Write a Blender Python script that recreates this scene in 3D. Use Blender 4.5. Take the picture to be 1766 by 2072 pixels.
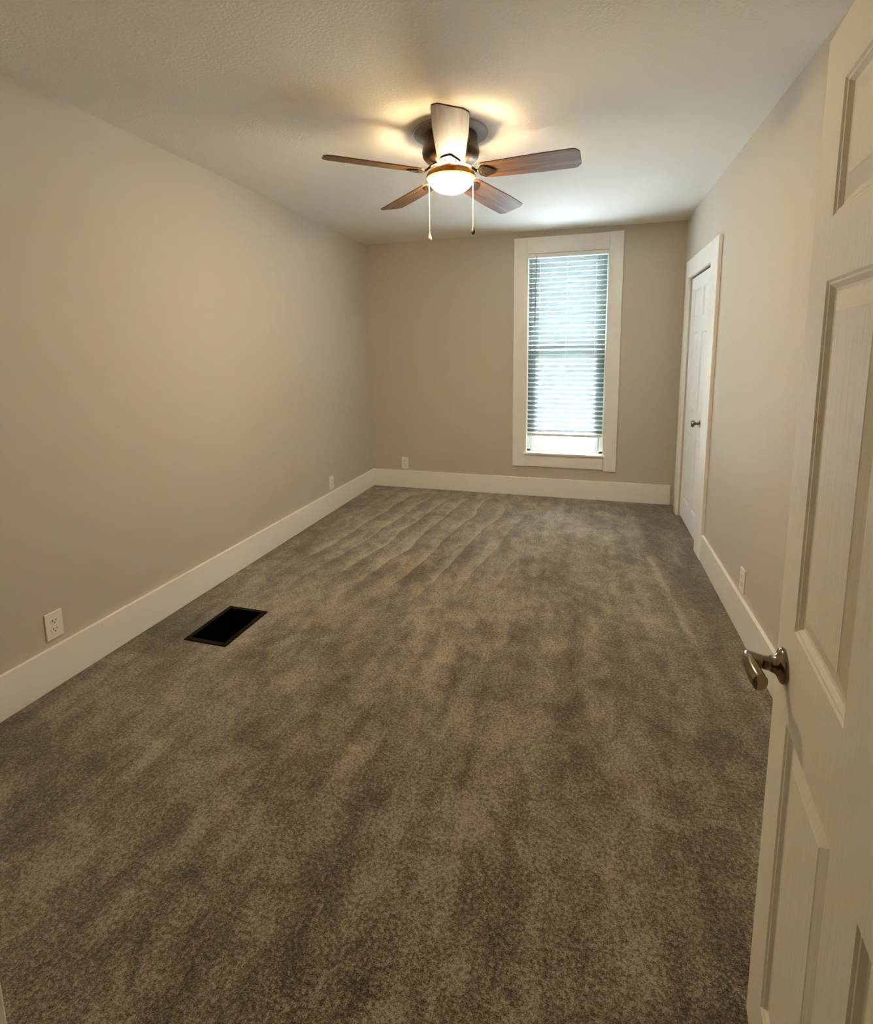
import bpy, bmesh, math, random
from mathutils import Vector, Matrix
random.seed(7)
C = bpy.context.scene.collection
for o in list(bpy.data.objects):
    bpy.data.objects.remove(o)
sc = bpy.context.scene
PI = math.pi

# ------------------------------------------------------------------ camera
CAM = Vector((2.2633, -5.0912, 1.4718))
YAW, PITCH, ROLL = 0.2860, -0.1400, -0.0126
FPX, PX, PY = 1025.41, 887.04, 855.08
cy_, sy_, cp_, sp_ = math.cos(YAW), math.sin(YAW), math.cos(PITCH), math.sin(PITCH)
fw = Vector((-sy_*cp_, cy_*cp_, sp_)); r0 = Vector((cy_, sy_, 0)); u0 = r0.cross(fw)
rt = math.cos(ROLL)*r0 + math.sin(ROLL)*u0
up = -math.sin(ROLL)*r0 + math.cos(ROLL)*u0
cd = bpy.data.cameras.new('camera'); cam = bpy.data.objects.new('camera', cd); C.objects.link(cam)
cam.matrix_world = Matrix(((rt.x, up.x, -fw.x, CAM.x), (rt.y, up.y, -fw.y, CAM.y), (rt.z, up.z, -fw.z, CAM.z), (0, 0, 0, 1)))
cd.sensor_fit = 'VERTICAL'; cd.sensor_height = 36.0; cd.lens = FPX*36.0/2072
cd.shift_x = (883-PX)/2072; cd.shift_y = (PY-1036)/2072; cd.clip_start = 0.02
sc.camera = cam

# ------------------------------------------------------------------ light, world, exposure
sc.view_settings.view_transform = 'Standard'; sc.view_settings.look = 'None'
sc.view_settings.gamma = 1; sc.view_settings.use_curve_mapping = False
sc.view_settings.exposure = 0.0
SKY = (0.80, 0.90, 1.0); SKY_STRENGTH = 128.0
BOWL = (1.0, 0.80, 0.51); BOWL_STRENGTH = 178.0; BULB_STRENGTH = 680.0
w = bpy.data.worlds.new('sky'); sc.world = w; w.use_nodes = True
bg = w.node_tree.nodes['Background']; bg.inputs[0].default_value = (*SKY, 1)
# overcast sky: dimmer at the horizon, brighter overhead
wn = w.node_tree.nodes; wl = w.node_tree.links
tcw = wn.new('ShaderNodeTexCoord'); sep = wn.new('ShaderNodeSeparateXYZ'); mr = wn.new('ShaderNodeMapRange')
mr.inputs['From Min'].default_value = 0.0; mr.inputs['From Max'].default_value = 1.0
mr.inputs['To Min'].default_value = SKY_STRENGTH*0.36; mr.inputs['To Max'].default_value = SKY_STRENGTH
wl.new(tcw.outputs['Generated'], sep.inputs[0]); wl.new(sep.outputs['Z'], mr.inputs['Value']); wl.new(mr.outputs[0], bg.inputs[1])
sc.cycles.use_denoising = True
sc.cycles.max_bounces = 12; sc.cycles.diffuse_bounces = 8; sc.cycles.transparent_max_bounces = 12
sc.cycles.sample_clamp_indirect = 0.0

# ------------------------------------------------------------------ materials
def lin(c):
    return tuple(((x/255)/12.92 if x/255 <= 0.04045 else ((x/255+0.055)/1.055)**2.4) for x in c)
def mat(name, rgb, rough=0.6, metal=0.0, spec=0.5, bump=None, vary=None, emit=None, sheen=0):
    m = bpy.data.materials.new(name); m.use_nodes = True; nt = m.node_tree; b = nt.nodes['Principled BSDF']
    b.inputs['Base Color'].default_value = (*lin(rgb), 1); b.inputs['Roughness'].default_value = rough
    b.inputs['Metallic'].default_value = metal; b.inputs['Specular IOR Level'].default_value = spec
    if sheen:
        b.inputs['Sheen Weight'].default_value = sheen; b.inputs['Sheen Roughness'].default_value = 0.4
    tc = nt.nodes.new('ShaderNodeTexCoord')
    if vary:      # (other colour, scale)
        n = nt.nodes.new('ShaderNodeTexNoise'); n.inputs['Scale'].default_value = vary[1]; n.inputs['Detail'].default_value = 4
        nt.links.new(tc.outputs['Object'], n.inputs['Vector'])
        mx = nt.nodes.new('ShaderNodeMix'); mx.data_type = 'RGBA'
        mx.inputs[6].default_value = (*lin(rgb), 1); mx.inputs[7].default_value = (*lin(vary[0]), 1)
        nt.links.new(n.outputs['Fac'], mx.inputs[0]); nt.links.new(mx.outputs[2], b.inputs['Base Color'])
    if bump:      # (scale, strength, distance, stretch)
        mp = nt.nodes.new('ShaderNodeMapping'); mp.inputs['Scale'].default_value = bump[3]
        n = nt.nodes.new('ShaderNodeTexNoise'); n.inputs['Scale'].default_value = bump[0]; n.inputs['Detail'].default_value = 5
        bp = nt.nodes.new('ShaderNodeBump'); bp.inputs['Strength'].default_value = bump[1]; bp.inputs['Distance'].default_value = bump[2]
        nt.links.new(tc.outputs['Object'], mp.inputs['Vector']); nt.links.new(mp.outputs[0], n.inputs['Vector'])
        nt.links.new(n.outputs['Fac'], bp.inputs['Height']); nt.links.new(bp.outputs[0], b.inputs['Normal'])
    if emit:
        b.inputs['Emission Color'].default_value = (*emit[0], 1); b.inputs['Emission Strength'].default_value = emit[1]
    return m
M = {}
M['wall'] = mat('greige_wall_paint', (208, 200, 186), 0.65, spec=0.3, bump=(60, 0.10, 0.003, (1, 1, 1)), vary=((204, 195, 180), 0.8))
M['ceiling'] = mat('ceiling_paint', (238, 235, 228), 0.9, bump=(75, 0.42, 0.0045, (1, 1, 1)), vary=((234, 230, 221), 1.2))
M['trim'] = mat('white_trim_paint', (248, 246, 240), 0.45, bump=(30, 0.15, 0.002, (1, 1, 1)), vary=((243, 240, 233), 3))
M['board'] = mat('white_board_paint', (251, 249, 243), 0.27, spec=0.7, bump=(14, 0.06, 0.003, (1, 1, 0.3)))
M['casing'] = mat('rough_white_casing_paint', (250, 248, 243), 0.45, bump=(60, 0.5, 0.004, (1, 1, 0.5)), vary=((240, 237, 230), 9))
M['door'] = mat('white_woodgrain_door_paint', (238, 232, 216), 0.6, spec=0.35, bump=(16, 0.3, 0.003, (6, 6, 0.45)))
M['closet'] = mat('white_closet_door_paint', (248, 250, 250), 0.5, bump=(16, 0.3, 0.002, (6, 6, 0.45)))
M['vinyl'] = mat('white_vinyl', (240, 242, 240), 0.35)
M['plate'] = mat('white_plate_plastic', (246, 242, 230), 0.35)
M['slot'] = mat('dark_slot', (70, 60, 48), 0.6)
M['dark'] = mat('black_metal', (13, 11, 10), 0.6, spec=0.2)
M['duct'] = mat('dark_duct', (8, 7, 6), 0.9)
M['nickel'] = mat('brushed_nickel', (140, 128, 108), 0.16, metal=1.0)
M['bronze'] = mat('antique_bronze', (92, 76, 62), 0.35, metal=0.85)
M['pewter'] = mat('brushed_pewter', (150, 138, 120), 0.4, metal=0.9)
M['fitter'] = mat('amber_brass_fitter', (190, 140, 80), 0.4, metal=0.7)
M['hood'] = mat('grey_enamel', (168, 166, 160), 0.5)
M['chain'] = mat('bead_chain', (232, 220, 190), 0.4, metal=0.3)
M['knobwood'] = mat('dark_wooden_fob', (60, 42, 30), 0.45)
M['knobpale'] = mat('pale_fob', (200, 190, 160), 0.4)
M['grass'] = mat('grass_blades', (40, 66, 24), 0.8, vary=((66, 84, 40), 3))
M['gravel'] = mat('pale_concrete', (120, 112, 108), 0.9, bump=(10, 0.3, 0.01, (1, 1, 1)))
M['bulb'] = mat('lit_bulb', (255, 255, 255), 0.5, emit=((1.0, 0.74, 0.42), BULB_STRENGTH))
M['bowl'] = mat('lit_frosted_glass', (255, 240, 210), 0.3, emit=(BOWL, BOWL_STRENGTH))

M['rim'] = mat('glowing_glass_rim', (255, 220, 150), 0.4, emit=((1.0, 0.55, 0.14), 1.6))

def wood():
    m = mat('walnut_blade', (128, 96, 70), 0.5, spec=0.4); nt = m.node_tree; b = nt.nodes['Principled BSDF']
    tc = nt.nodes.new('ShaderNodeTexCoord'); mp = nt.nodes.new('ShaderNodeMapping'); mp.inputs['Scale'].default_value = (1.2, 16, 16)
    n = nt.nodes.new('ShaderNodeTexNoise'); n.inputs['Scale'].default_value = 3.0; n.inputs['Detail'].default_value = 6
    cr = nt.nodes.new('ShaderNodeValToRGB'); e = cr.color_ramp.elements
    e[0].position = 0.35; e[0].color = (*lin((96, 66, 40)), 1); e[1].position = 0.7; e[1].color = (*lin((142, 102, 62)), 1)
    nt.links.new(tc.outputs['Object'], mp.inputs['Vector']); nt.links.new(mp.outputs[0], n.inputs['Vector'])
    nt.links.new(n.outputs['Fac'], cr.inputs[0]); nt.links.new(cr.outputs[0], b.inputs['Base Color'])
    return m
M['wood'] = wood()

def slat_material():
    m = bpy.data.materials.new('shade_grey_blind_slat'); m.use_nodes = True; nt = m.node_tree
    out = nt.nodes['Material Output']; b = nt.nodes['Principled BSDF']
    b.inputs['Base Color'].default_value = (*lin((130, 142, 138)), 1); b.inputs['Roughness'].default_value = 0.4  # shade put into the colour: mid-grey keeps the white slats' bands readable
    t = nt.nodes.new('ShaderNodeBsdfTranslucent'); t.inputs[0].default_value = (0.9, 0.9, 0.9, 1)
    mx = nt.nodes.new('ShaderNodeMixShader'); mx.inputs[0].default_value = 0.02
    nt.links.new(b.outputs[0], mx.inputs[1]); nt.links.new(t.outputs[0], mx.inputs[2]); nt.links.new(mx.outputs[0], out.inputs[0])
    return m
M['slat'] = slat_material()

def glass_material(GLASS_HAZE):
    m = bpy.data.materials.new('window_glass'); m.use_nodes = True; nt = m.node_tree
    out = nt.nodes['Material Output']; nt.nodes.remove(nt.nodes['Principled BSDF'])
    t = nt.nodes.new('ShaderNodeBsdfTransparent'); t.inputs[0].default_value = (0.96, 0.98, 0.98, 1)
    g = nt.nodes.new('ShaderNodeBsdfGlossy'); g.inputs['Roughness'].default_value = 0.02
    f = nt.nodes.new('ShaderNodeFresnel'); f.inputs[0].default_value = 1.45
    mx = nt.nodes.new('ShaderNodeMixShader')
    # haze added to the glass so the panes glow and scatter daylight sideways
    tr = nt.nodes.new('ShaderNodeBsdfTranslucent'); tr.inputs[0].default_value = (0.93, 0.96, 0.97, 1)
    hz = nt.nodes.new('ShaderNodeMixShader'); hz.inputs[0].default_value = GLASS_HAZE
    nt.links.new(t.outputs[0], hz.inputs[1]); nt.links.new(tr.outputs[0], hz.inputs[2])
    nt.links.new(f.outputs[0], mx.inputs[0]); nt.links.new(hz.outputs[0], mx.inputs[1]); nt.links.new(g.outputs[0], mx.inputs[2])
    nt.links.new(mx.outputs[0], out.inputs[0])
    return m
M['glass_low'] = glass_material(0.5); M['glass_high'] = glass_material(0.8)

def carpet_material():
    m = bpy.data.materials.new('taupe_cut_pile_carpet'); m.use_nodes = True; nt = m.node_tree; L = nt.links
    b = nt.nodes['Principled BSDF']; b.inputs['Roughness'].default_value = 0.95; b.inputs['Specular IOR Level'].default_value = 0.15
    b.inputs['Sheen Weight'].default_value = 0.55; b.inputs['Sheen Roughness'].default_value = 0.4
    tc = nt.nodes.new('ShaderNodeTexCoord')
    def noise(scale, detail, rough=0.5, stretch=(1, 1, 1), rot=0.0, dist=0.0):
        mp = nt.nodes.new('ShaderNodeMapping'); mp.inputs['Scale'].default_value = stretch; mp.inputs['Rotation'].default_value = (0, 0, rot)
        n = nt.nodes.new('ShaderNodeTexNoise'); n.inputs['Scale'].default_value = scale; n.inputs['Detail'].default_value = detail
        n.inputs['Roughness'].default_value = rough; n.inputs['Distortion'].default_value = dist
        L.new(tc.outputs['Object'], mp.inputs['Vector']); L.new(mp.outputs[0], n.inputs['Vector']); return n
    def math_(op, a, c, clamp=False):
        q = nt.nodes.new('ShaderNodeMath'); q.operation = op; q.use_clamp = clamp
        for i, v in enumerate((a, c)):
            if isinstance(v, (int, float)): q.inputs[i].default_value = v
            else: L.new(v, q.inputs[i])
        return q.outputs[0]
    big = noise(2.6, 8, 0.68, (1, 1, 1), 0.3, 0.4)        # brushed patches of nap
    mid = noise(10, 8, 0.70, (1, 0.75, 1), 0.5, 0.8)
    fine = noise(95, 4, 0.75)                             # tufts
    tiny = noise(330, 2, 0.6)
    # vacuum strokes: narrow bands fanning from the window side
    st = noise(3.6, 3, 0.55, (2.6, 0.45, 1), -0.3, 0.5)
    v = math_('MULTIPLY', math_('SUBTRACT', big.outputs['Fac'], 0.5), 1.3)
    v = math_('ADD', v, math_('MULTIPLY', math_('SUBTRACT', mid.outputs['Fac'], 0.5), 1.6))
    v = math_('ADD', v, math_('MULTIPLY', math_('SUBTRACT', st.outputs['Fac'], 0.5), 0.9))
    v = math_('ADD', v, math_('MULTIPLY', math_('SUBTRACT', fine.outputs['Fac'], 0.5), 3.0))
    v = math_('ADD', v, math_('MULTIPLY', math_('SUBTRACT', tiny.outputs['Fac'], 0.5), 2.0))
    # vacuum strokes with a sharp edge by the window end of the long wall, and a differently brushed strip by the opposite baseboard
    sx = nt.nodes.new('ShaderNodeSeparateXYZ'); L.new(tc.outputs['Object'], sx.inputs[0])
    def ramp(src, a, c):
        r = nt.nodes.new('ShaderNodeMapRange'); r.interpolation_type = 'SMOOTHSTEP'; r.inputs['From Min'].default_value = a; r.inputs['From Max'].default_value = c
        L.new(src, r.inputs['Value']); return r.outputs[0]
    wm = nt.nodes.new('ShaderNodeMapping'); wm.inputs['Rotation'].default_value = (0, 0, 0.14)
    wv = nt.nodes.new('ShaderNodeTexWave'); wv.wave_profile = 'SAW'; wv.inputs['Scale'].default_value = 1.55; wv.inputs['Distortion'].default_value = 4.0
    wv.inputs['Detail'].default_value = 2; wv.inputs['Detail Scale'].default_value = 0.7
    L.new(tc.outputs['Object'], wm.inputs['Vector']); L.new(wm.outputs[0], wv.inputs['Vector'])
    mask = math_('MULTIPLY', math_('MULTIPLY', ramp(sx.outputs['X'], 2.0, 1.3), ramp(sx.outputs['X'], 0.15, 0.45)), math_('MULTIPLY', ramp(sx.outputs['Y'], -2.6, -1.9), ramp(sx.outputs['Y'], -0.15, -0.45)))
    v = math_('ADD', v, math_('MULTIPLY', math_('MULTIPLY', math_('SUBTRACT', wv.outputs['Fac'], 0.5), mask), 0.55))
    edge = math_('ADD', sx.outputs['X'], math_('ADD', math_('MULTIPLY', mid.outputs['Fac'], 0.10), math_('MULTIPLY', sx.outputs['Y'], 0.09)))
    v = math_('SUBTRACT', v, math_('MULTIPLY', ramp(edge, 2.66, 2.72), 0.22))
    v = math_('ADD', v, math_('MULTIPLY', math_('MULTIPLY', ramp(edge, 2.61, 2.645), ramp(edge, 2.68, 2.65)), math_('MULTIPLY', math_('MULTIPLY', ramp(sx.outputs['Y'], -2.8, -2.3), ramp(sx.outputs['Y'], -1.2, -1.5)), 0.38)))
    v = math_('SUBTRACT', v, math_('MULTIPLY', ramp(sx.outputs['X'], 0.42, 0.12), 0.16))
    v = math_('ADD', v, 0.5, True)
    cr = nt.nodes.new('ShaderNodeValToRGB'); e = cr.color_ramp.elements
    e[0].position = 0.0; e[0].color = (*lin((70, 57, 41)), 1)
    e[1].position = 1.0; e[1].color = (*lin((208, 196, 174)), 1)
    x = cr.color_ramp.elements.new(0.5); x.color = (*lin((141, 127, 106)), 1)
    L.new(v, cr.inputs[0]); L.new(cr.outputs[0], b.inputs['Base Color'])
    h = math_('ADD', math_('MULTIPLY', fine.outputs['Fac'], 1.0), math_('MULTIPLY', tiny.outputs['Fac'], 0.5))
    h = math_('ADD', h, math_('MULTIPLY', mid.outputs['Fac'], 1.2))
    bp = nt.nodes.new('ShaderNodeBump'); bp.inputs['Strength'].default_value = 0.9; bp.inputs['Distance'].default_value = 0.012
    L.new(h, bp.inputs['Height']); L.new(bp.outputs[0], b.inputs['Normal'])
    return m
M['carpet'] = carpet_material()

# ------------------------------------------------------------------ mesh helpers
def box(bm, x0, x1, y0, y1, z0, z1):
    v = [bm.verts.new((x, y, z)) for z in (z0, z1) for y in (y0, y1) for x in (x0, x1)]
    for f in ((0, 2, 3, 1), (4, 5, 7, 6), (0, 1, 5, 4), (2, 6, 7, 3), (0, 4, 6, 2), (1, 3, 7, 5)):
        bm.faces.new([v[i] for i in f])
def lathe(bm, prof, seg=48, c=(0, 0, 0)):
    rings = []
    for r, z in prof:
        if r < 1e-6: rings.append([bm.verts.new((c[0], c[1], c[2]+z))])
        else: rings.append([bm.verts.new((c[0]+r*math.cos(2*PI*i/seg), c[1]+r*math.sin(2*PI*i/seg), c[2]+z)) for i in range(seg)])
    for a, b in zip(rings, rings[1:]):
        for i in range(seg):
            j = (i+1) % seg
            if len(a) == 1 and len(b) == 1: continue
            if len(a) == 1: bm.faces.new((a[0], b[i], b[j]))
            elif len(b) == 1: bm.faces.new((a[i], b[0], a[j]))
            else: bm.faces.new((a[i], b[i], b[j], a[j]))
def tube(bm, pts, rad, seg=12, flat=(1, 1), cap=True):
    pts = [Vector(p) for p in pts]; n = len(pts); rings = []
    rads = rad if isinstance(rad, (list, tuple)) else [rad]*n
    for i, p in enumerate(pts):
        t = (pts[min(i+1, n-1)]-pts[max(i-1, 0)]).normalized()
        ref = Vector((0, 0, 1)) if abs(t.z) < 0.9 else Vector((1, 0, 0))
        s = t.cross(ref).normalized(); u = s.cross(t).normalized()
        rings.append([bm.verts.new(p + rads[i]*(s*math.cos(2*PI*k/seg)*flat[0] + u*math.sin(2*PI*k/seg)*flat[1])) for k in range(seg)])
    for a, b in zip(rings, rings[1:]):
        for k in range(seg): bm.faces.new((a[k], a[(k+1) % seg], b[(k+1) % seg], b[k]))
    if cap:
        bm.faces.new(rings[0][::-1]); bm.faces.new(rings[-1])
def obj(name, bm, m, parent=None, smooth=False, bevel=0, loc=None, seg=2):
    bmesh.ops.recalc_face_normals(bm, faces=bm.faces[:])
    me = bpy.data.meshes.new(name); bm.to_mesh(me); bm.free()
    me.materials.append(M[m] if isinstance(m, str) else m)
    if smooth:
        for p in me.polygons: p.use_smooth = True
        me.set_sharp_from_angle(angle=math.radians(40))
    o = bpy.data.objects.new(name, me); C.objects.link(o)
    if parent: o.parent = parent
    if loc: o.location = loc
    if bevel:
        b = o.modifiers.new('edge', 'BEVEL'); b.width = bevel; b.segments = seg; b.limit_method = 'ANGLE'
    return o
def boxes(name, lst, m, parent=None, bevel=0):
    bm = bmesh.new()
    for b in lst: box(bm, *b)
    return obj(name, bm, m, parent, bevel=bevel)
def struct(o, label=None):
    o['kind'] = 'structure'
    if label: o['label'] = label
    return o
def thing(o, label, cat, group=None):
    o['label'] = label; o['category'] = cat
    if group: o['group'] = group
    return o
def empty(name, loc=(0, 0, 0), rz=0.0):
    o = bpy.data.objects.new(name, None); C.objects.link(o); o.location = loc; o.rotation_euler = (0, 0, rz); o.empty_display_size = 0.1
    return o

# ------------------------------------------------------------------ room numbers
W, H, YF = 3.0687, 2.5864, -4.80          # width, ceiling height, inner face of the wall with the doorway
WX1, WX2, WZ1, WZ2 = 1.5525, 2.5507, 0.305, 2.5365     # window casing, outside edges
OX1, OX2, OZ1, OZ2 = 1.6791, 2.4327, 0.4522, 2.3926    # window opening
CY1, CY2 = -0.327, -1.1506                # closet opening
CT = 2.050
DX1, DX2 = 1.665, 2.560                   # doorway opening in the near wall
T = 0.15
VX, VY, VW, VL = 0.4129, -2.9316, 0.2548, 0.3587       # floor register
BB = 0.1885

# floor, with the register opening cut in it
hw, hl = VW/2-0.012, VL/2-0.012
bm = bmesh.new()
for b in ((-T, VX-hw, YF-1.5, T, -0.05, 0), (VX+hw, W+T, YF-1.5, T, -0.05, 0), (VX-hw, VX+hw, YF-1.5, VY-hl, -0.05, 0), (VX-hw, VX+hw, VY+hl, T, -0.05, 0)):
    box(bm, *b)
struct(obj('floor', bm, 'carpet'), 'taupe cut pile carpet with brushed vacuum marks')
struct(boxes('ceiling', [(-T, W+T, YF-1.5, T, H, H+0.1)], 'ceiling'), 'off-white lightly textured ceiling')
struct(boxes('wall_left', [(-T, 0, YF-1.5, T, 0, H)], 'wall'), 'long greige painted wall')
# back wall around the window
struct(boxes('wall_back', [(0, OX1, 0, T, 0, H), (OX2, W+T, 0, T, 0, H), (OX1, OX2, 0, T, 0, OZ1-0.03), (OX1, OX2, 0, T, OZ2, H)], 'wall'), 'greige wall that holds the window')
# right wall around the closet
struct(boxes('wall_right', [(W, W+T, CY1, 0, 0, H), (W, W+T, YF-1.5, CY2, 0, H), (W, W+T, CY2, CY1, CT, H)], 'wall'), 'greige wall beside the closet door')
struct(boxes('wall_closet', [(W+T, W+T+0.05, CY2-0.1, CY1+0.1, 0, H)], 'wall'))
# near wall around the doorway, and the hall end behind the camera
struct(boxes('wall_front', [(0, DX1, YF-0.12, YF, 0, H), (DX2, W, YF-0.12, YF, 0, H), (DX1, DX2, YF-0.12, YF, 2.03, H)], 'wall'))
struct(boxes('wall_hall', [(-T, W+T, YF-1.6, YF-1.5, 0, H)], 'wall'))

# baseboards
bt = 0.018
struct(boxes('baseboard_left', [(0, bt, YF, -bt, 0, BB)], 'board', bevel=0.003), 'tall white baseboard on the long wall')
struct(boxes('baseboard_back', [(0, W-0.024, -bt, 0, 0, BB)], 'board', bevel=0.003), 'tall white baseboard under the window')
struct(boxes('baseboard_right', [(W-bt, W, YF, -1.354, 0, BB)], 'board', bevel=0.003), 'tall white baseboard beside the closet')
# closet casing
KT, KY1, KY2, KZ = 0.0223, -0.2157, -1.354, 2.1907
struct(boxes('trim_1', [(W-KT, W, CY1, KY1, 0, KZ), (W-KT, W, KY2, CY2, 0, KZ), (W-KT, W, CY2, CY1, CT, KZ)], 'casing', bevel=0.003), 'white flat casing around the closet door')
# doorway lining and casing
j = [(DX1-0.0, DX1+0.012, YF-0.12, YF+0.0, 0, 2.03), (DX2-0.012, DX2, YF-0.12, YF, 0, 2.03), (DX1, DX2, YF-0.12, YF, 2.018, 2.03),
     (DX1-0.1, DX1, YF, YF+0.018, 0, 2.13), (DX2+0.02, DX2+0.1, YF, YF+0.018, 0, 2.13), (DX1, DX2+0.1, YF, YF+0.018, 2.03, 2.13)]
struct(boxes('trim_2', j, 'trim', bevel=0.002), 'white casing of the entry doorway')

# ------------------------------------------------------------------ window
win = empty('window_1', (0, 0, 0)); struct(win, 'tall white cased window with a lowered blind')
yo = -0.02
boxes('casing', [(WX1, OX1, yo, 0, WZ1+0.001, WZ2-0.005)], 'casing', win, 0.003)
boxes('casing', [(OX2, WX2, yo-0.002, 0, WZ1-0.014, WZ2)], 'casing', win, 0.003)
boxes('casing', [(OX1, OX2, yo+0.001, 0, OZ2, WZ2-0.004)], 'casing', win, 0.002)
boxes('casing', [(OX1, OX2-0.003, yo+0.001, 0, WZ1+0.003, OZ1-0.02)], 'casing', win, 0.002)
boxes('reveal', [(OX1, OX1+0.010, yo, T, OZ1, OZ2), (OX2-0.010, OX2, yo, T, OZ1, OZ2), (OX1, OX2, yo, T, OZ2-0.010, OZ2)], 'trim', win)
boxes('sill', [(OX1-0.022, OX2+0.010, yo-0.022, 0.0, OZ1-0.020, OZ1), (OX1, OX2, 0, T, OZ1-0.03, OZ1)], 'trim', win, 0.003)
a0, a1, y0, y1 = OX1+0.010, OX2-0.010, 0.055, 0.115
boxes('frame', [(a0, a0+0.035, y0, y1, OZ1, OZ2-0.01), (a1-0.035, a1, y0, y1, OZ1, OZ2-0.01), (a0, a1, y0, y1, OZ1, OZ1+0.022), (a0, a1, y0, y1, OZ2-0.04, OZ2-0.01),
     (a0+0.035, a0+0.042, y0+0.02, y0+0.03, OZ1, OZ2-0.01), (a1-0.042, a1-0.035, y0+0.02, y0+0.03, OZ1, OZ2-0.01)], 'vinyl', win, 0.002)
zm = (OZ1+OZ2)/2
for nm, z0, z1, yy in (('sash', OZ1+0.022, zm+0.02, 0.062), ('sash', zm-0.02, OZ2-0.04, 0.088)):
    b0, b1 = a0+0.042, a1-0.042
    s = boxes(nm, [(b0, b0+0.038, yy, yy+0.022, z0, z1), (b1-0.038, b1, yy, yy+0.022, z0, z1), (b0+0.038, b1-0.038, yy, yy+0.022, z0, z0+0.036), (b0+0.038, b1-0.038, yy, yy+0.022, z1-0.036, z1)], 'vinyl', win, 0.002)
    boxes('glass_pane', [(b0+0.038, b1-0.038, yy+0.009, yy+0.012, z0+0.036, z1-0.036)], 'glass_low' if yy < 0.07 else 'glass_high', s)

# outside: lawn and paved strip seen under the blind
struct(boxes('ground', [(-14, 18, 0.5, 30, -0.60, -0.55)], 'gravel'), 'pale paved ground outside the window')
def grass_patch():
    bm = bmesh.new()
    box(bm, -3, 6, 2.2, 6.2, -0.56, -0.53)
    for i in range(9000):
        x = random.uniform(-1.5, 4.5); y = random.uniform(2.2, 6.2); h = random.uniform(0.04, 0.11); a = random.uniform(0, PI)
        dx, dy = 0.008*math.cos(a), 0.008*math.sin(a); lx, ly = random.uniform(-.03, .03), random.uniform(-.03, .03)
        v = [bm.verts.new(p) for p in ((x-dx, y-dy, -0.53), (x+dx, y+dy, -0.53), (x+lx, y+ly, -0.53+h))]
        bm.faces.new(v)
    return bm
g = obj('grass', grass_patch(), 'grass'); g['kind'] = 'stuff'; g['label'] = 'green lawn outside, seen under the lowered blind'; g['category'] = 'grass'

# ------------------------------------------------------------------ window blind
bl = thing(empty('window_blind', (0, 0, 0)), 'white horizontal slat blind lowered almost to the window sill', 'blind')
b0, b1, by = OX1+0.018, OX2-0.018, 0.020
boxes('headrail', [(b0-0.006, b1+0.006, by-0.022, by+0.028, OZ2-0.05, OZ2-0.011)], 'vinyl', bl, 0.002)
bm = bmesh.new()
ZB = 0.625; NS = 37; ztop = OZ2-0.075; zbot = ZB+0.045; TILT = math.radians(-37)
for i in range(NS):
    z = ztop-(ztop-zbot)*i/(NS-1); hwid = 0.0275; th = 0.0028
    prof = []
    for k in range(5):                    # slightly bowed slat, outer edge up
        s = -1+2*k/4; bow = 0.0022*(1-s*s)
        prof.append((s*hwid, bow))
    rows = []
    for off in (th/2, -th/2):
        rows.append([])
        for s, bw in prof:
            yy = s*math.cos(TILT)-(bw+off)*math.sin(TILT); zz = s*math.sin(TILT)+(bw+off)*math.cos(TILT)
            rows[-1].append((bm.verts.new((b0, by+yy, z+zz)), bm.verts.new((b1, by+yy, z+zz))))
    t_, b_ = rows
    for k in range(4):
        bm.faces.new((t_[k][0], t_[k][1], t_[k+1][1], t_[k+1][0])); bm.faces.new((b_[k][0], b_[k+1][0], b_[k+1][1], b_[k][1]))
    for k in (0, 4): bm.faces.new((t_[k][0], b_[k][0], b_[k][1], t_[k][1]))
    for e in (0, 1): bm.faces.new([t_[k][e] for k in range(5)]+[b_[k][e] for k in range(4, -1, -1)])
obj('slats', bm, 'slat', bl, smooth=True)
boxes('bottom_rail', [(b0, b1, by-0.022, by+0.022, ZB-0.008, ZB+0.018)], 'vinyl', bl, 0.003)
for x in (b0+0.105, b1-0.095, (b0+b1)/2):
    bm = bmesh.new()
    for yy in ((by-0.0215,) if x != (b0+b1)/2 else (by-0.0205,)):
        tube(bm, [(x, yy, OZ2-0.05), (x, yy, ZB+0.01)], 0.0014 if x != (b0+b1)/2 else 0.0009, 6)
    for i in range(NS):
        z = ztop-(ztop-zbot)*i/(NS-1)-0.018
        if x != (b0+b1)/2: box(bm, x-0.0025, x+0.0025, by-0.0225, by-0.0205, z-0.006, z+0.006)
    obj('ladder_cord', bm, 'vinyl', bl)
bm = bmesh.new(); tube(bm, [(b0+0.068, by-0.034, OZ2-0.035), (b0+0.066, by-0.036, 2.0), (b0+0.062, by-0.036, 1.70)], [0.003, 0.0035, 0.0045], 8)
tube(bm, [(b0+0.068, by-0.022, OZ2-0.03), (b0+0.068, by-0.035, OZ2-0.032)], 0.003, 8)
obj('tilt_wand', bm, M['pewter'], bl, smooth=True)

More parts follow.
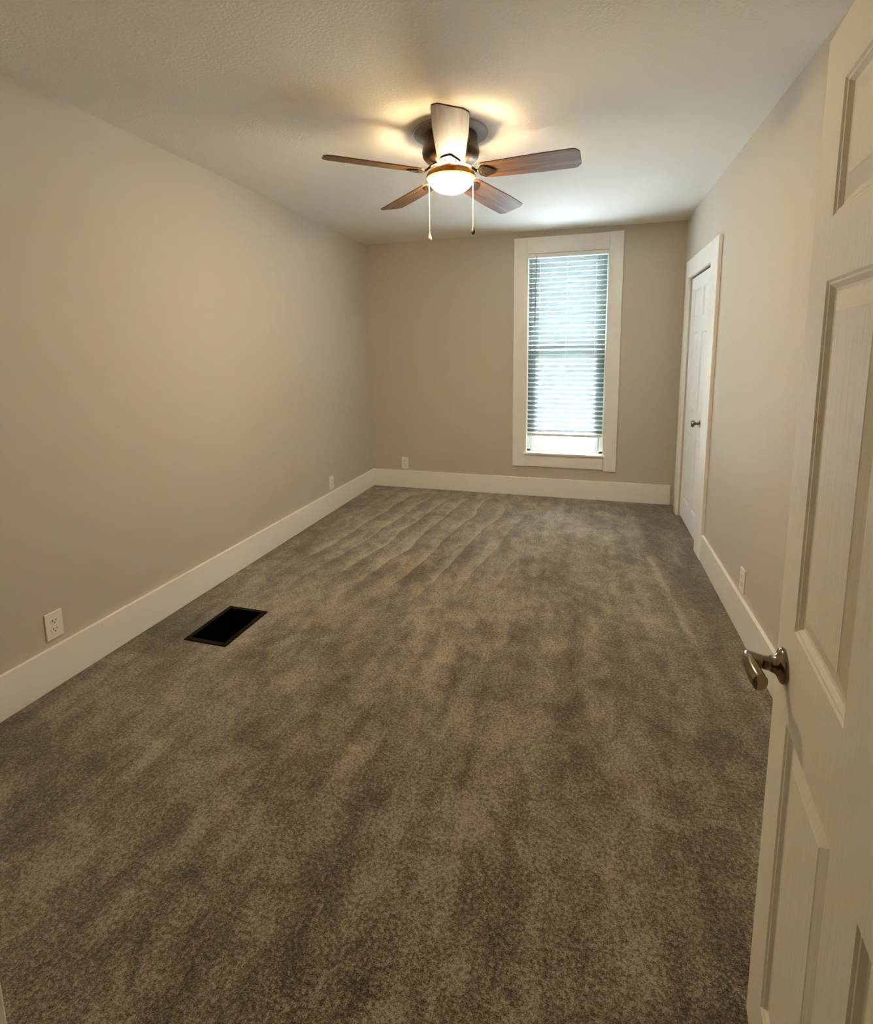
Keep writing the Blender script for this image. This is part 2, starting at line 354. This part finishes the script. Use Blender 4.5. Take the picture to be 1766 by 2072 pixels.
# ------------------------------------------------------------------ panel doors
PROF = ((0.0, 0.0), (0.004, -0.0030), (0.007, -0.0035), (0.014, -0.0095), (0.019, -0.0105), (0.023, -0.0100), (0.048, -0.0035), (0.050, -0.0025))
def panel_door(name, width, rows, cols, top, bot, thick, m, parent):
    """front face is y=0 facing -y; x runs along the width; panels moulded into both columns"""
    xs = sorted({0.0, width, *[c for p in cols for c in p]}); zs = sorted({bot, top, *[c for p in rows for c in p]})
    bm = bmesh.new()
    vg = {(i, k): bm.verts.new((x, 0, z)) for i, x in enumerate(xs) for k, z in enumerate(zs)}
    def inp(x, z): return any(a < x < b for a, b in cols) and any(a < z < b for a, b in rows)
    for i in range(len(xs)-1):
        for k in range(len(zs)-1):
            if not inp((xs[i]+xs[i+1])/2, (zs[k]+zs[k+1])/2):
                bm.faces.new((vg[i, k], vg[i+1, k], vg[i+1, k+1], vg[i, k+1]))
    # back and edges
    c = [(0, bot), (width, bot), (width, top), (0, top)]
    bk = [bm.verts.new((x, thick, z)) for x, z in c]; bm.faces.new(bk[::-1])
    fr = [bm.verts.new((x, 0, z)) for x, z in c]
    for q in range(4): bm.faces.new((fr[q], bk[q], bk[(q+1) % 4], fr[(q+1) % 4]))
    bmesh.ops.remove_doubles(bm, verts=bm.verts[:], dist=1e-5)
    slab = obj(name, bm, m, parent)
    for (x0, x1) in cols:
        for (z0, z1) in rows:
            bm = bmesh.new(); rings = []
            for d, dep in PROF:
                rings.append([bm.verts.new((x, -dep, z)) for x, z in ((x0+d, z0+d), (x1-d, z0+d), (x1-d, z1-d), (x0+d, z1-d))])
            for a, b in zip(rings, rings[1:]):
                for q in range(4): bm.faces.new((a[q], a[(q+1) % 4], b[(q+1) % 4], b[q]))
            bm.faces.new(rings[-1])
            p = obj('panel', bm, m, parent)
    return slab

# closet door: face at x = W + 0.013 facing -x
cl = empty('door_1', (W+0.013, CY1-0.004, 0), -PI/2); struct(cl, 'narrow white six-panel closet door')
# local x runs along -y (towards the camera), local -y faces -x (into the room)
cw = abs(CY2-CY1)-0.008
crow = [(0.185, 0.775), (0.965, 1.60), (1.715, 1.935)]
panel_door('slab', cw, crow, [(0.105, 0.105+(cw-0.30)/2), (cw-0.105-(cw-0.30)/2, cw-0.105)], 2.0392, 0.012, 0.035, 'closet', cl)
bm = bmesh.new(); kx = 0.60; kz = 0.907
lathe(bm, ((0, 0), (0.026, 0), (0.027, 0.004), (0.012, 0.008), (0.010, 0.03), (0.022, 0.036), (0.027, 0.046), (0.022, 0.058), (0, 0.061)), 24)
kn = obj('door_knob', bm, 'nickel', cl, smooth=True); kn.location = (kx, 0, kz); kn.rotation_euler = (PI/2, 0, 0)
boxes('gap_strip', [(-0.004, cw+0.004, 0.0, 0.035, 2.043, 2.050)], 'slot', cl)  # dark strip filling the gap above the slab

# entry door: latch edge at (2.6438,-3.9978), swings from the right jamb
dyaw = -0.1113; dang = math.atan2(-math.cos(dyaw), math.sin(dyaw))
DW = 0.815
ed = empty('door_2', (2.6438, -3.9978, 0), dang); struct(ed, 'open white six-panel entry door with a metal lever handle')
rows = [(0.1563, 0.7837), (0.9655, 1.5769), (1.6771, 1.8822)]
panel_door('slab', DW, rows, [(0.1034, 0.357), (0.458, 0.7116)], 1.982, 0.006, 0.035, 'door', ed)
hx, hz = 0.060, 0.872
def handle(side):
    s = -1 if side == 'front' else 1; y_ = 0 if s < 0 else 0.035
    hd = obj('door_handle', lever_bm(s, y_), 'nickel', ed, smooth=True)
    bm = bmesh.new(); lathe(bm, ((0, 0), (0.033, 0), (0.0335, 0.004), (0.031, 0.008), (0.024, 0.011), (0.017, 0.016), (0.0145, 0.024), (0.0, 0.024)), 36)
    r = obj('rosette', bm, 'nickel', hd, smooth=True); r.location = (hx, y_, hz); r.rotation_euler = (PI/2 if s < 0 else -PI/2, 0, 0)
def lever_bm(s, y_):
    bm = bmesh.new()
    tube(bm, [(hx, y_+s*0.018, hz), (hx, y_+s*0.034, hz), (hx, y_+s*0.036, hz)], [0.0135, 0.013, 0.0125], 20)
    tube(bm, [(hx, y_+s*0.036, hz), (hx-0.002, y_+s*0.050, hz+0.001), (hx-0.004, y_+s*0.062, hz+0.001)], [0.0128, 0.0135, 0.0142], 20)
    tube(bm, [(hx-0.012, y_+s*0.058, hz), (hx+0.008, y_+s*0.060, hz), (hx+0.030, y_+s*0.057, hz-0.001), (hx+0.055, y_+s*0.053, hz-0.003), (hx+0.066, y_+s*0.050, hz-0.004), (hx+0.070, y_+s*0.049, hz-0.004)],
         [0.0125, 0.0150, 0.0165, 0.0180, 0.0175, 0.010], 20, flat=(0.75, 1.0))
    return bm
handle('front'); handle('back')
boxes('latch_plate', [(-0.0015, 0.001, 0.006, 0.030, hz-0.028, hz+0.028)], 'nickel', ed)
for z in (0.22, 1.0, 1.76):
    bm = bmesh.new(); tube(bm, [(DW+0.004, 0.004, z-0.045), (DW+0.004, 0.004, z+0.045)], 0.006, 12)
    box(bm, DW-0.002, DW+0.001, 0.003, 0.032, z-0.045, z+0.045)
    obj('hinge', bm, 'nickel', ed, smooth=True)

# ------------------------------------------------------------------ outlets
def make_outlet():
    t = empty('wall_outlet')               # plate faces -y, centre at origin, wall at y=0
    w2, h2 = 0.0379, 0.0618
    boxes('cover_plate', [(-w2, w2, -0.0065, 0, -h2, h2)], 'plate', t, 0.0025)
    for dz in (0.0195, -0.0195):
        bm = bmesh.new(); vs = []
        for k in range(28):
            a = 2*PI*k/28; x = 0.0172*math.cos(a); z = 0.0172*math.sin(a); z = max(-0.0135, min(0.0135, z)); vs.append((x, z))
        f = [bm.verts.new((x, -0.0082, z+dz)) for x, z in vs]; b = [bm.verts.new((x, -0.006, z+dz)) for x, z in vs]
        bm.faces.new(f)
        for k in range(28): bm.faces.new((f[k], b[k], b[(k+1) % 28], f[(k+1) % 28]))
        rc = obj('receptacle', bm, 'plate', t)
        bm = bmesh.new()
        box(bm, -0.0085, -0.0055, -0.0086, -0.0080, dz-0.001, dz+0.009); box(bm, 0.0055, 0.0085, -0.0086, -0.0080, dz, dz+0.008)
        box(bm, -0.0025, 0.0025, -0.0086, -0.0080, dz-0.010, dz-0.005)
        obj('slots', bm, 'slot', rc)
    bm = bmesh.new(); tube(bm, [(0, -0.006, 0), (0, -0.0078, 0)], 0.0028, 10); obj('screw', bm, 'plate', t)
    return t
def dup(root):
    r = root.copy(); C.objects.link(r)
    for ch in list(root.children):
        c = ch.copy(); C.objects.link(c); c.parent = r
        for gch in ch.children:
            d = gch.copy(); C.objects.link(d); d.parent = c
    return r
base = make_outlet()
for i, (loc, rz, lab) in enumerate((
        ((0, -3.5431, 0.2805), PI/2, 'white duplex wall outlet on the long wall, near the black floor register'),
        ((0, -0.9633, 0.2735), PI/2, 'small white wall outlet on the long wall, close to the far corner of the room'),
        ((0.3812, 0, 0.2738), 0.0, 'white wall outlet above the baseboard on the window wall'),
        ((W, -2.2598, 0.2749), -PI/2, 'white wall outlet low on the wall between the closet and the open door'))):
    o = base if i == 0 else dup(base)
    o.location = loc; o.rotation_euler = (0, 0, rz)
    thing(o, lab, 'outlet', 'wall outlets above the baseboards')

# ------------------------------------------------------------------ floor register
vt = thing(empty('floor_vent', (VX, VY, 0)), 'black metal floor register set in the carpet near the long wall', 'vent')
fx, fy = VW/2, VL/2; ix, iy = fx-0.024, fy-0.024
bm = bmesh.new()
for b in ((-fx, -ix, -fy, fy), (ix, fx, -fy, fy), (-ix, ix, -fy, -iy), (-ix, ix, iy, fy)):
    box(bm, *b, -0.002, 0.007)
obj('frame', bm, 'dark', vt, bevel=0.002)
bm = bmesh.new(); n = 22
for k in range(n):
    y = -iy+(k+0.5)*2*iy/n
    v = [bm.verts.new(p) for p in ((-ix, y-0.004, 0.003), (ix, y-0.004, 0.003), (ix, y+0.005, -0.007), (-ix, y+0.005, -0.007))]; bm.faces.new(v)
    v = [bm.verts.new(p) for p in ((-ix, y-0.0035, 0.003), (ix, y-0.0035, 0.003), (ix, y+0.0055, -0.007), (-ix, y+0.0055, -0.007))]; bm.faces.new(v)
for x in (0,): box(bm, x-0.0015, x+0.0015, -iy, iy, -0.010, -0.003)
obj('louvers', bm, 'dark', vt)
bm = bmesh.new()
for b in ((-hw, -hw+0.002, -hl, hl, -0.2, -0.001), (hw-0.002, hw, -hl, hl, -0.2, -0.001), (-hw, hw, -hl, -hl+0.002, -0.2, -0.001), (-hw, hw, hl-0.002, hl, -0.2, -0.001), (-hw, hw, -hl, hl, -0.202, -0.2)):
    box(bm, *b)
obj('duct', bm, 'duct', vt)

# ------------------------------------------------------------------ ceiling fan
FX, FY = 1.5509, -2.3805
fan = thing(empty('ceiling_fan', (FX, FY, H)), 'five-blade flush ceiling fan with brown blades and a glowing glass bowl light', 'ceiling fan')
def part(name, prof, m, parent=fan, seg=56):
    bm = bmesh.new(); lathe(bm, [(r, z-H) for r, z in prof], seg); return obj(name, bm, m, parent, smooth=True)
part('ceiling_plate', ((0, H), (0.192, H), (0.194, H-0.004), (0.190, H-0.010), (0.150, H-0.014), (0, H-0.014)), 'hood')
part('motor_housing', ((0, 2.572), (0.136, 2.572), (0.140, 2.560), (0.139, 2.535), (0.141, 2.525), (0.147, 2.505), (0.149, 2.488), (0.144, 2.468), (0.130, 2.452), (0.108, 2.440), (0.090, 2.434), (0.080, 2.426), (0.072, 2.420), (0, 2.420)), 'bronze')
part('switch_housing', ((0, 2.421), (0.056, 2.421), (0.056, 2.412), (0.050, 2.405), (0.042, 2.400), (0.036, 2.394), (0, 2.394)), 'bronze')
part('light_fitter', ((0.100, 2.400), (0.112, 2.396), (0.123, 2.386), (0.129, 2.373), (0.127, 2.364), (0.119, 2.368), (0.119, 2.374), (0.114, 2.386), (0.100, 2.395), (0.100, 2.400)), 'fitter')
part('glass_rim', ((0.117, 2.368), (0.122, 2.366), (0.123, 2.362), (0.120, 2.358), (0.116, 2.358)), 'rim')
for k in range(3):
    a = 0.5+2*PI*k/3; bm = bmesh.new()
    tube(bm, [(0.040*math.cos(a), 0.040*math.sin(a), 2.402-H), (0.104*math.cos(a), 0.104*math.sin(a), 2.397-H)], 0.005, 8)
    obj('fitter_arm', bm, 'fitter', fan, smooth=True)
R0 = 0.117; prof = [(R0, 2.366)]
for k in range(1, 13):
    a = k/12*PI/2; prof.append((R0*math.cos(a) if k < 12 else 0, 2.364-0.074*math.sin(a)))
part('glass_bowl', prof, 'bowl')
part('bowl_glow_block', [(max(0, r-0.002) if r else 0, z+0.002) for r, z in prof], 'plate')  # unseen liner added to keep the bowl's glow from washing out ceiling shadows
for k in range(2):
    a = 0.9+PI*k; bm = bmesh.new()
    lathe(bm, ((0, 0.018), (0.009, 0.016), (0.016, 0.008), (0.018, 0), (0.014, -0.011), (0, -0.018)), 16, (0.026*math.cos(a), 0.026*math.sin(a), 2.338-H))
    obj('light_bulb', bm, 'bulb', fan, smooth=True)
HUBZ = 2.385; TX, TY = -0.007, -0.070
def blade_meshes():
    bm = bmesh.new(); r0, r1 = 0.155, 0.655; n = 26; pts = []
    def halfw(s):
        wd = 0.068+0.013*min(1, s*1.6)
        e = (1-s)*(r1-r0)
        if e < 0.035: wd *= math.sqrt(max(0.0, 1-((0.035-e)/0.035)**2))*0.35+0.65
        e0 = s*(r1-r0)
        if e0 < 0.03: wd *= 0.72+0.28*math.sqrt(max(0, 1-((0.03-e0)/0.03)**2))
        return wd
    top, bot = [], []
    for i in range(n+1):
        s = i/n; x = r0+(r1-r0)*s; hw_ = halfw(s)
        top.append([bm.verts.new((x, -hw_, 0.003)), bm.verts.new((x, hw_, 0.003))]); bot.append([bm.verts.new((x, -hw_, -0.003)), bm.verts.new((x, hw_, -0.003))])
    for i in range(n):
        bm.faces.new((top[i][0], top[i+1][0], top[i+1][1], top[i][1])); bm.faces.new((bot[i][0], bot[i][1], bot[i+1][1], bot[i+1][0]))
        for q in (0, 1): bm.faces.new((top[i][q], top[i+1][q], bot[i+1][q], bot[i][q]))
    for i in (0, n): bm.faces.new((top[i][0], top[i][1], bot[i][1], bot[i][0]))
    return bm
def bracket_mesh():
    bm = bmesh.new()
    # arm from the motor to the blade, then a shield-shaped plate under the blade root
    tube(bm, [(0.075, 0, 0.045), (0.105, 0, 0.030), (0.135, 0, 0.004), (0.165, 0, -0.006)], [0.010, 0.009, 0.009, 0.008], 10, flat=(1.5, 0.6))
    o = [(0.150, 0.022), (0.165, 0.045), (0.185, 0.050), (0.205, 0.036), (0.228, 0.012), (0.236, 0.0)]
    o = o+[(x, -y) for x, y in o[::-1][1:]]
    a = [bm.verts.new((x, y, -0.004)) for x, y in o]; b = [bm.verts.new((x, y, -0.009)) for x, y in o]
    bm.faces.new(a); bm.faces.new(b[::-1])
    for i in range(len(o)): bm.faces.new((a[i], a[(i+1) % len(o)], b[(i+1) % len(o)], b[i]))
    for x, y in ((0.178, 0.026), (0.178, -0.026), (0.212, 0.0)): tube(bm, [(x, y, -0.009), (x, y, -0.0115)], 0.005, 10)
    return bm
bm0 = blade_meshes(); proto = obj('blade', bm0, 'wood', fan, bevel=0.0015)
pb = obj('blade_bracket', bracket_mesh(), 'bronze', proto, smooth=True)
for k in range(5):
    b = proto
    if k:
        b = proto.copy(); C.objects.link(b); b.parent = fan
        c = pb.copy(); C.objects.link(c); c.parent = b
    a = math.radians(68.6+72*k); d = Vector((math.cos(a), math.sin(a), 0)); d.z = TX*d.x+TY*d.y; d.normalize()
    side = Vector((0, 0, 1)).cross(d).normalized(); upv = d.cross(side)
    R = Matrix((d, side, upv)).transposed().to_4x4() @ Matrix.Rotation(math.radians(-12), 4, 'X')
    b.matrix_local = Matrix.Translation((0, 0, HUBZ-H)) @ R
for (px_, ang, zb, m_) in ((0, math.radians(197), 2.055, 'knobpale'), (1, math.radians(17), 2.088, 'knobwood')):
    x, y = 0.112*math.cos(ang), 0.112*math.sin(ang); bm = bmesh.new(); z = 2.372
    tube(bm, [(x*0.9, y*0.9, 2.385-H), (x*1.02, y*1.02, 2.378-H), (x*1.03, y*1.03, 2.36-H), (x*1.03, y*1.03, zb+0.03-H)], 0.0022, 6)
    ch = obj('pull_chain', bm, 'chain', fan, smooth=True)
    bm = bmesh.new(); lathe(bm, ((0, 0.038), (0.003, 0.037), (0.0065, 0.026), (0.0105, 0.012), (0.0105, 0.003), (0.006, -0.004), (0, -0.006)), 16, (x*1.03, y*1.03, zb-H))
    obj('pull_fob', bm, m_, ch, smooth=True)
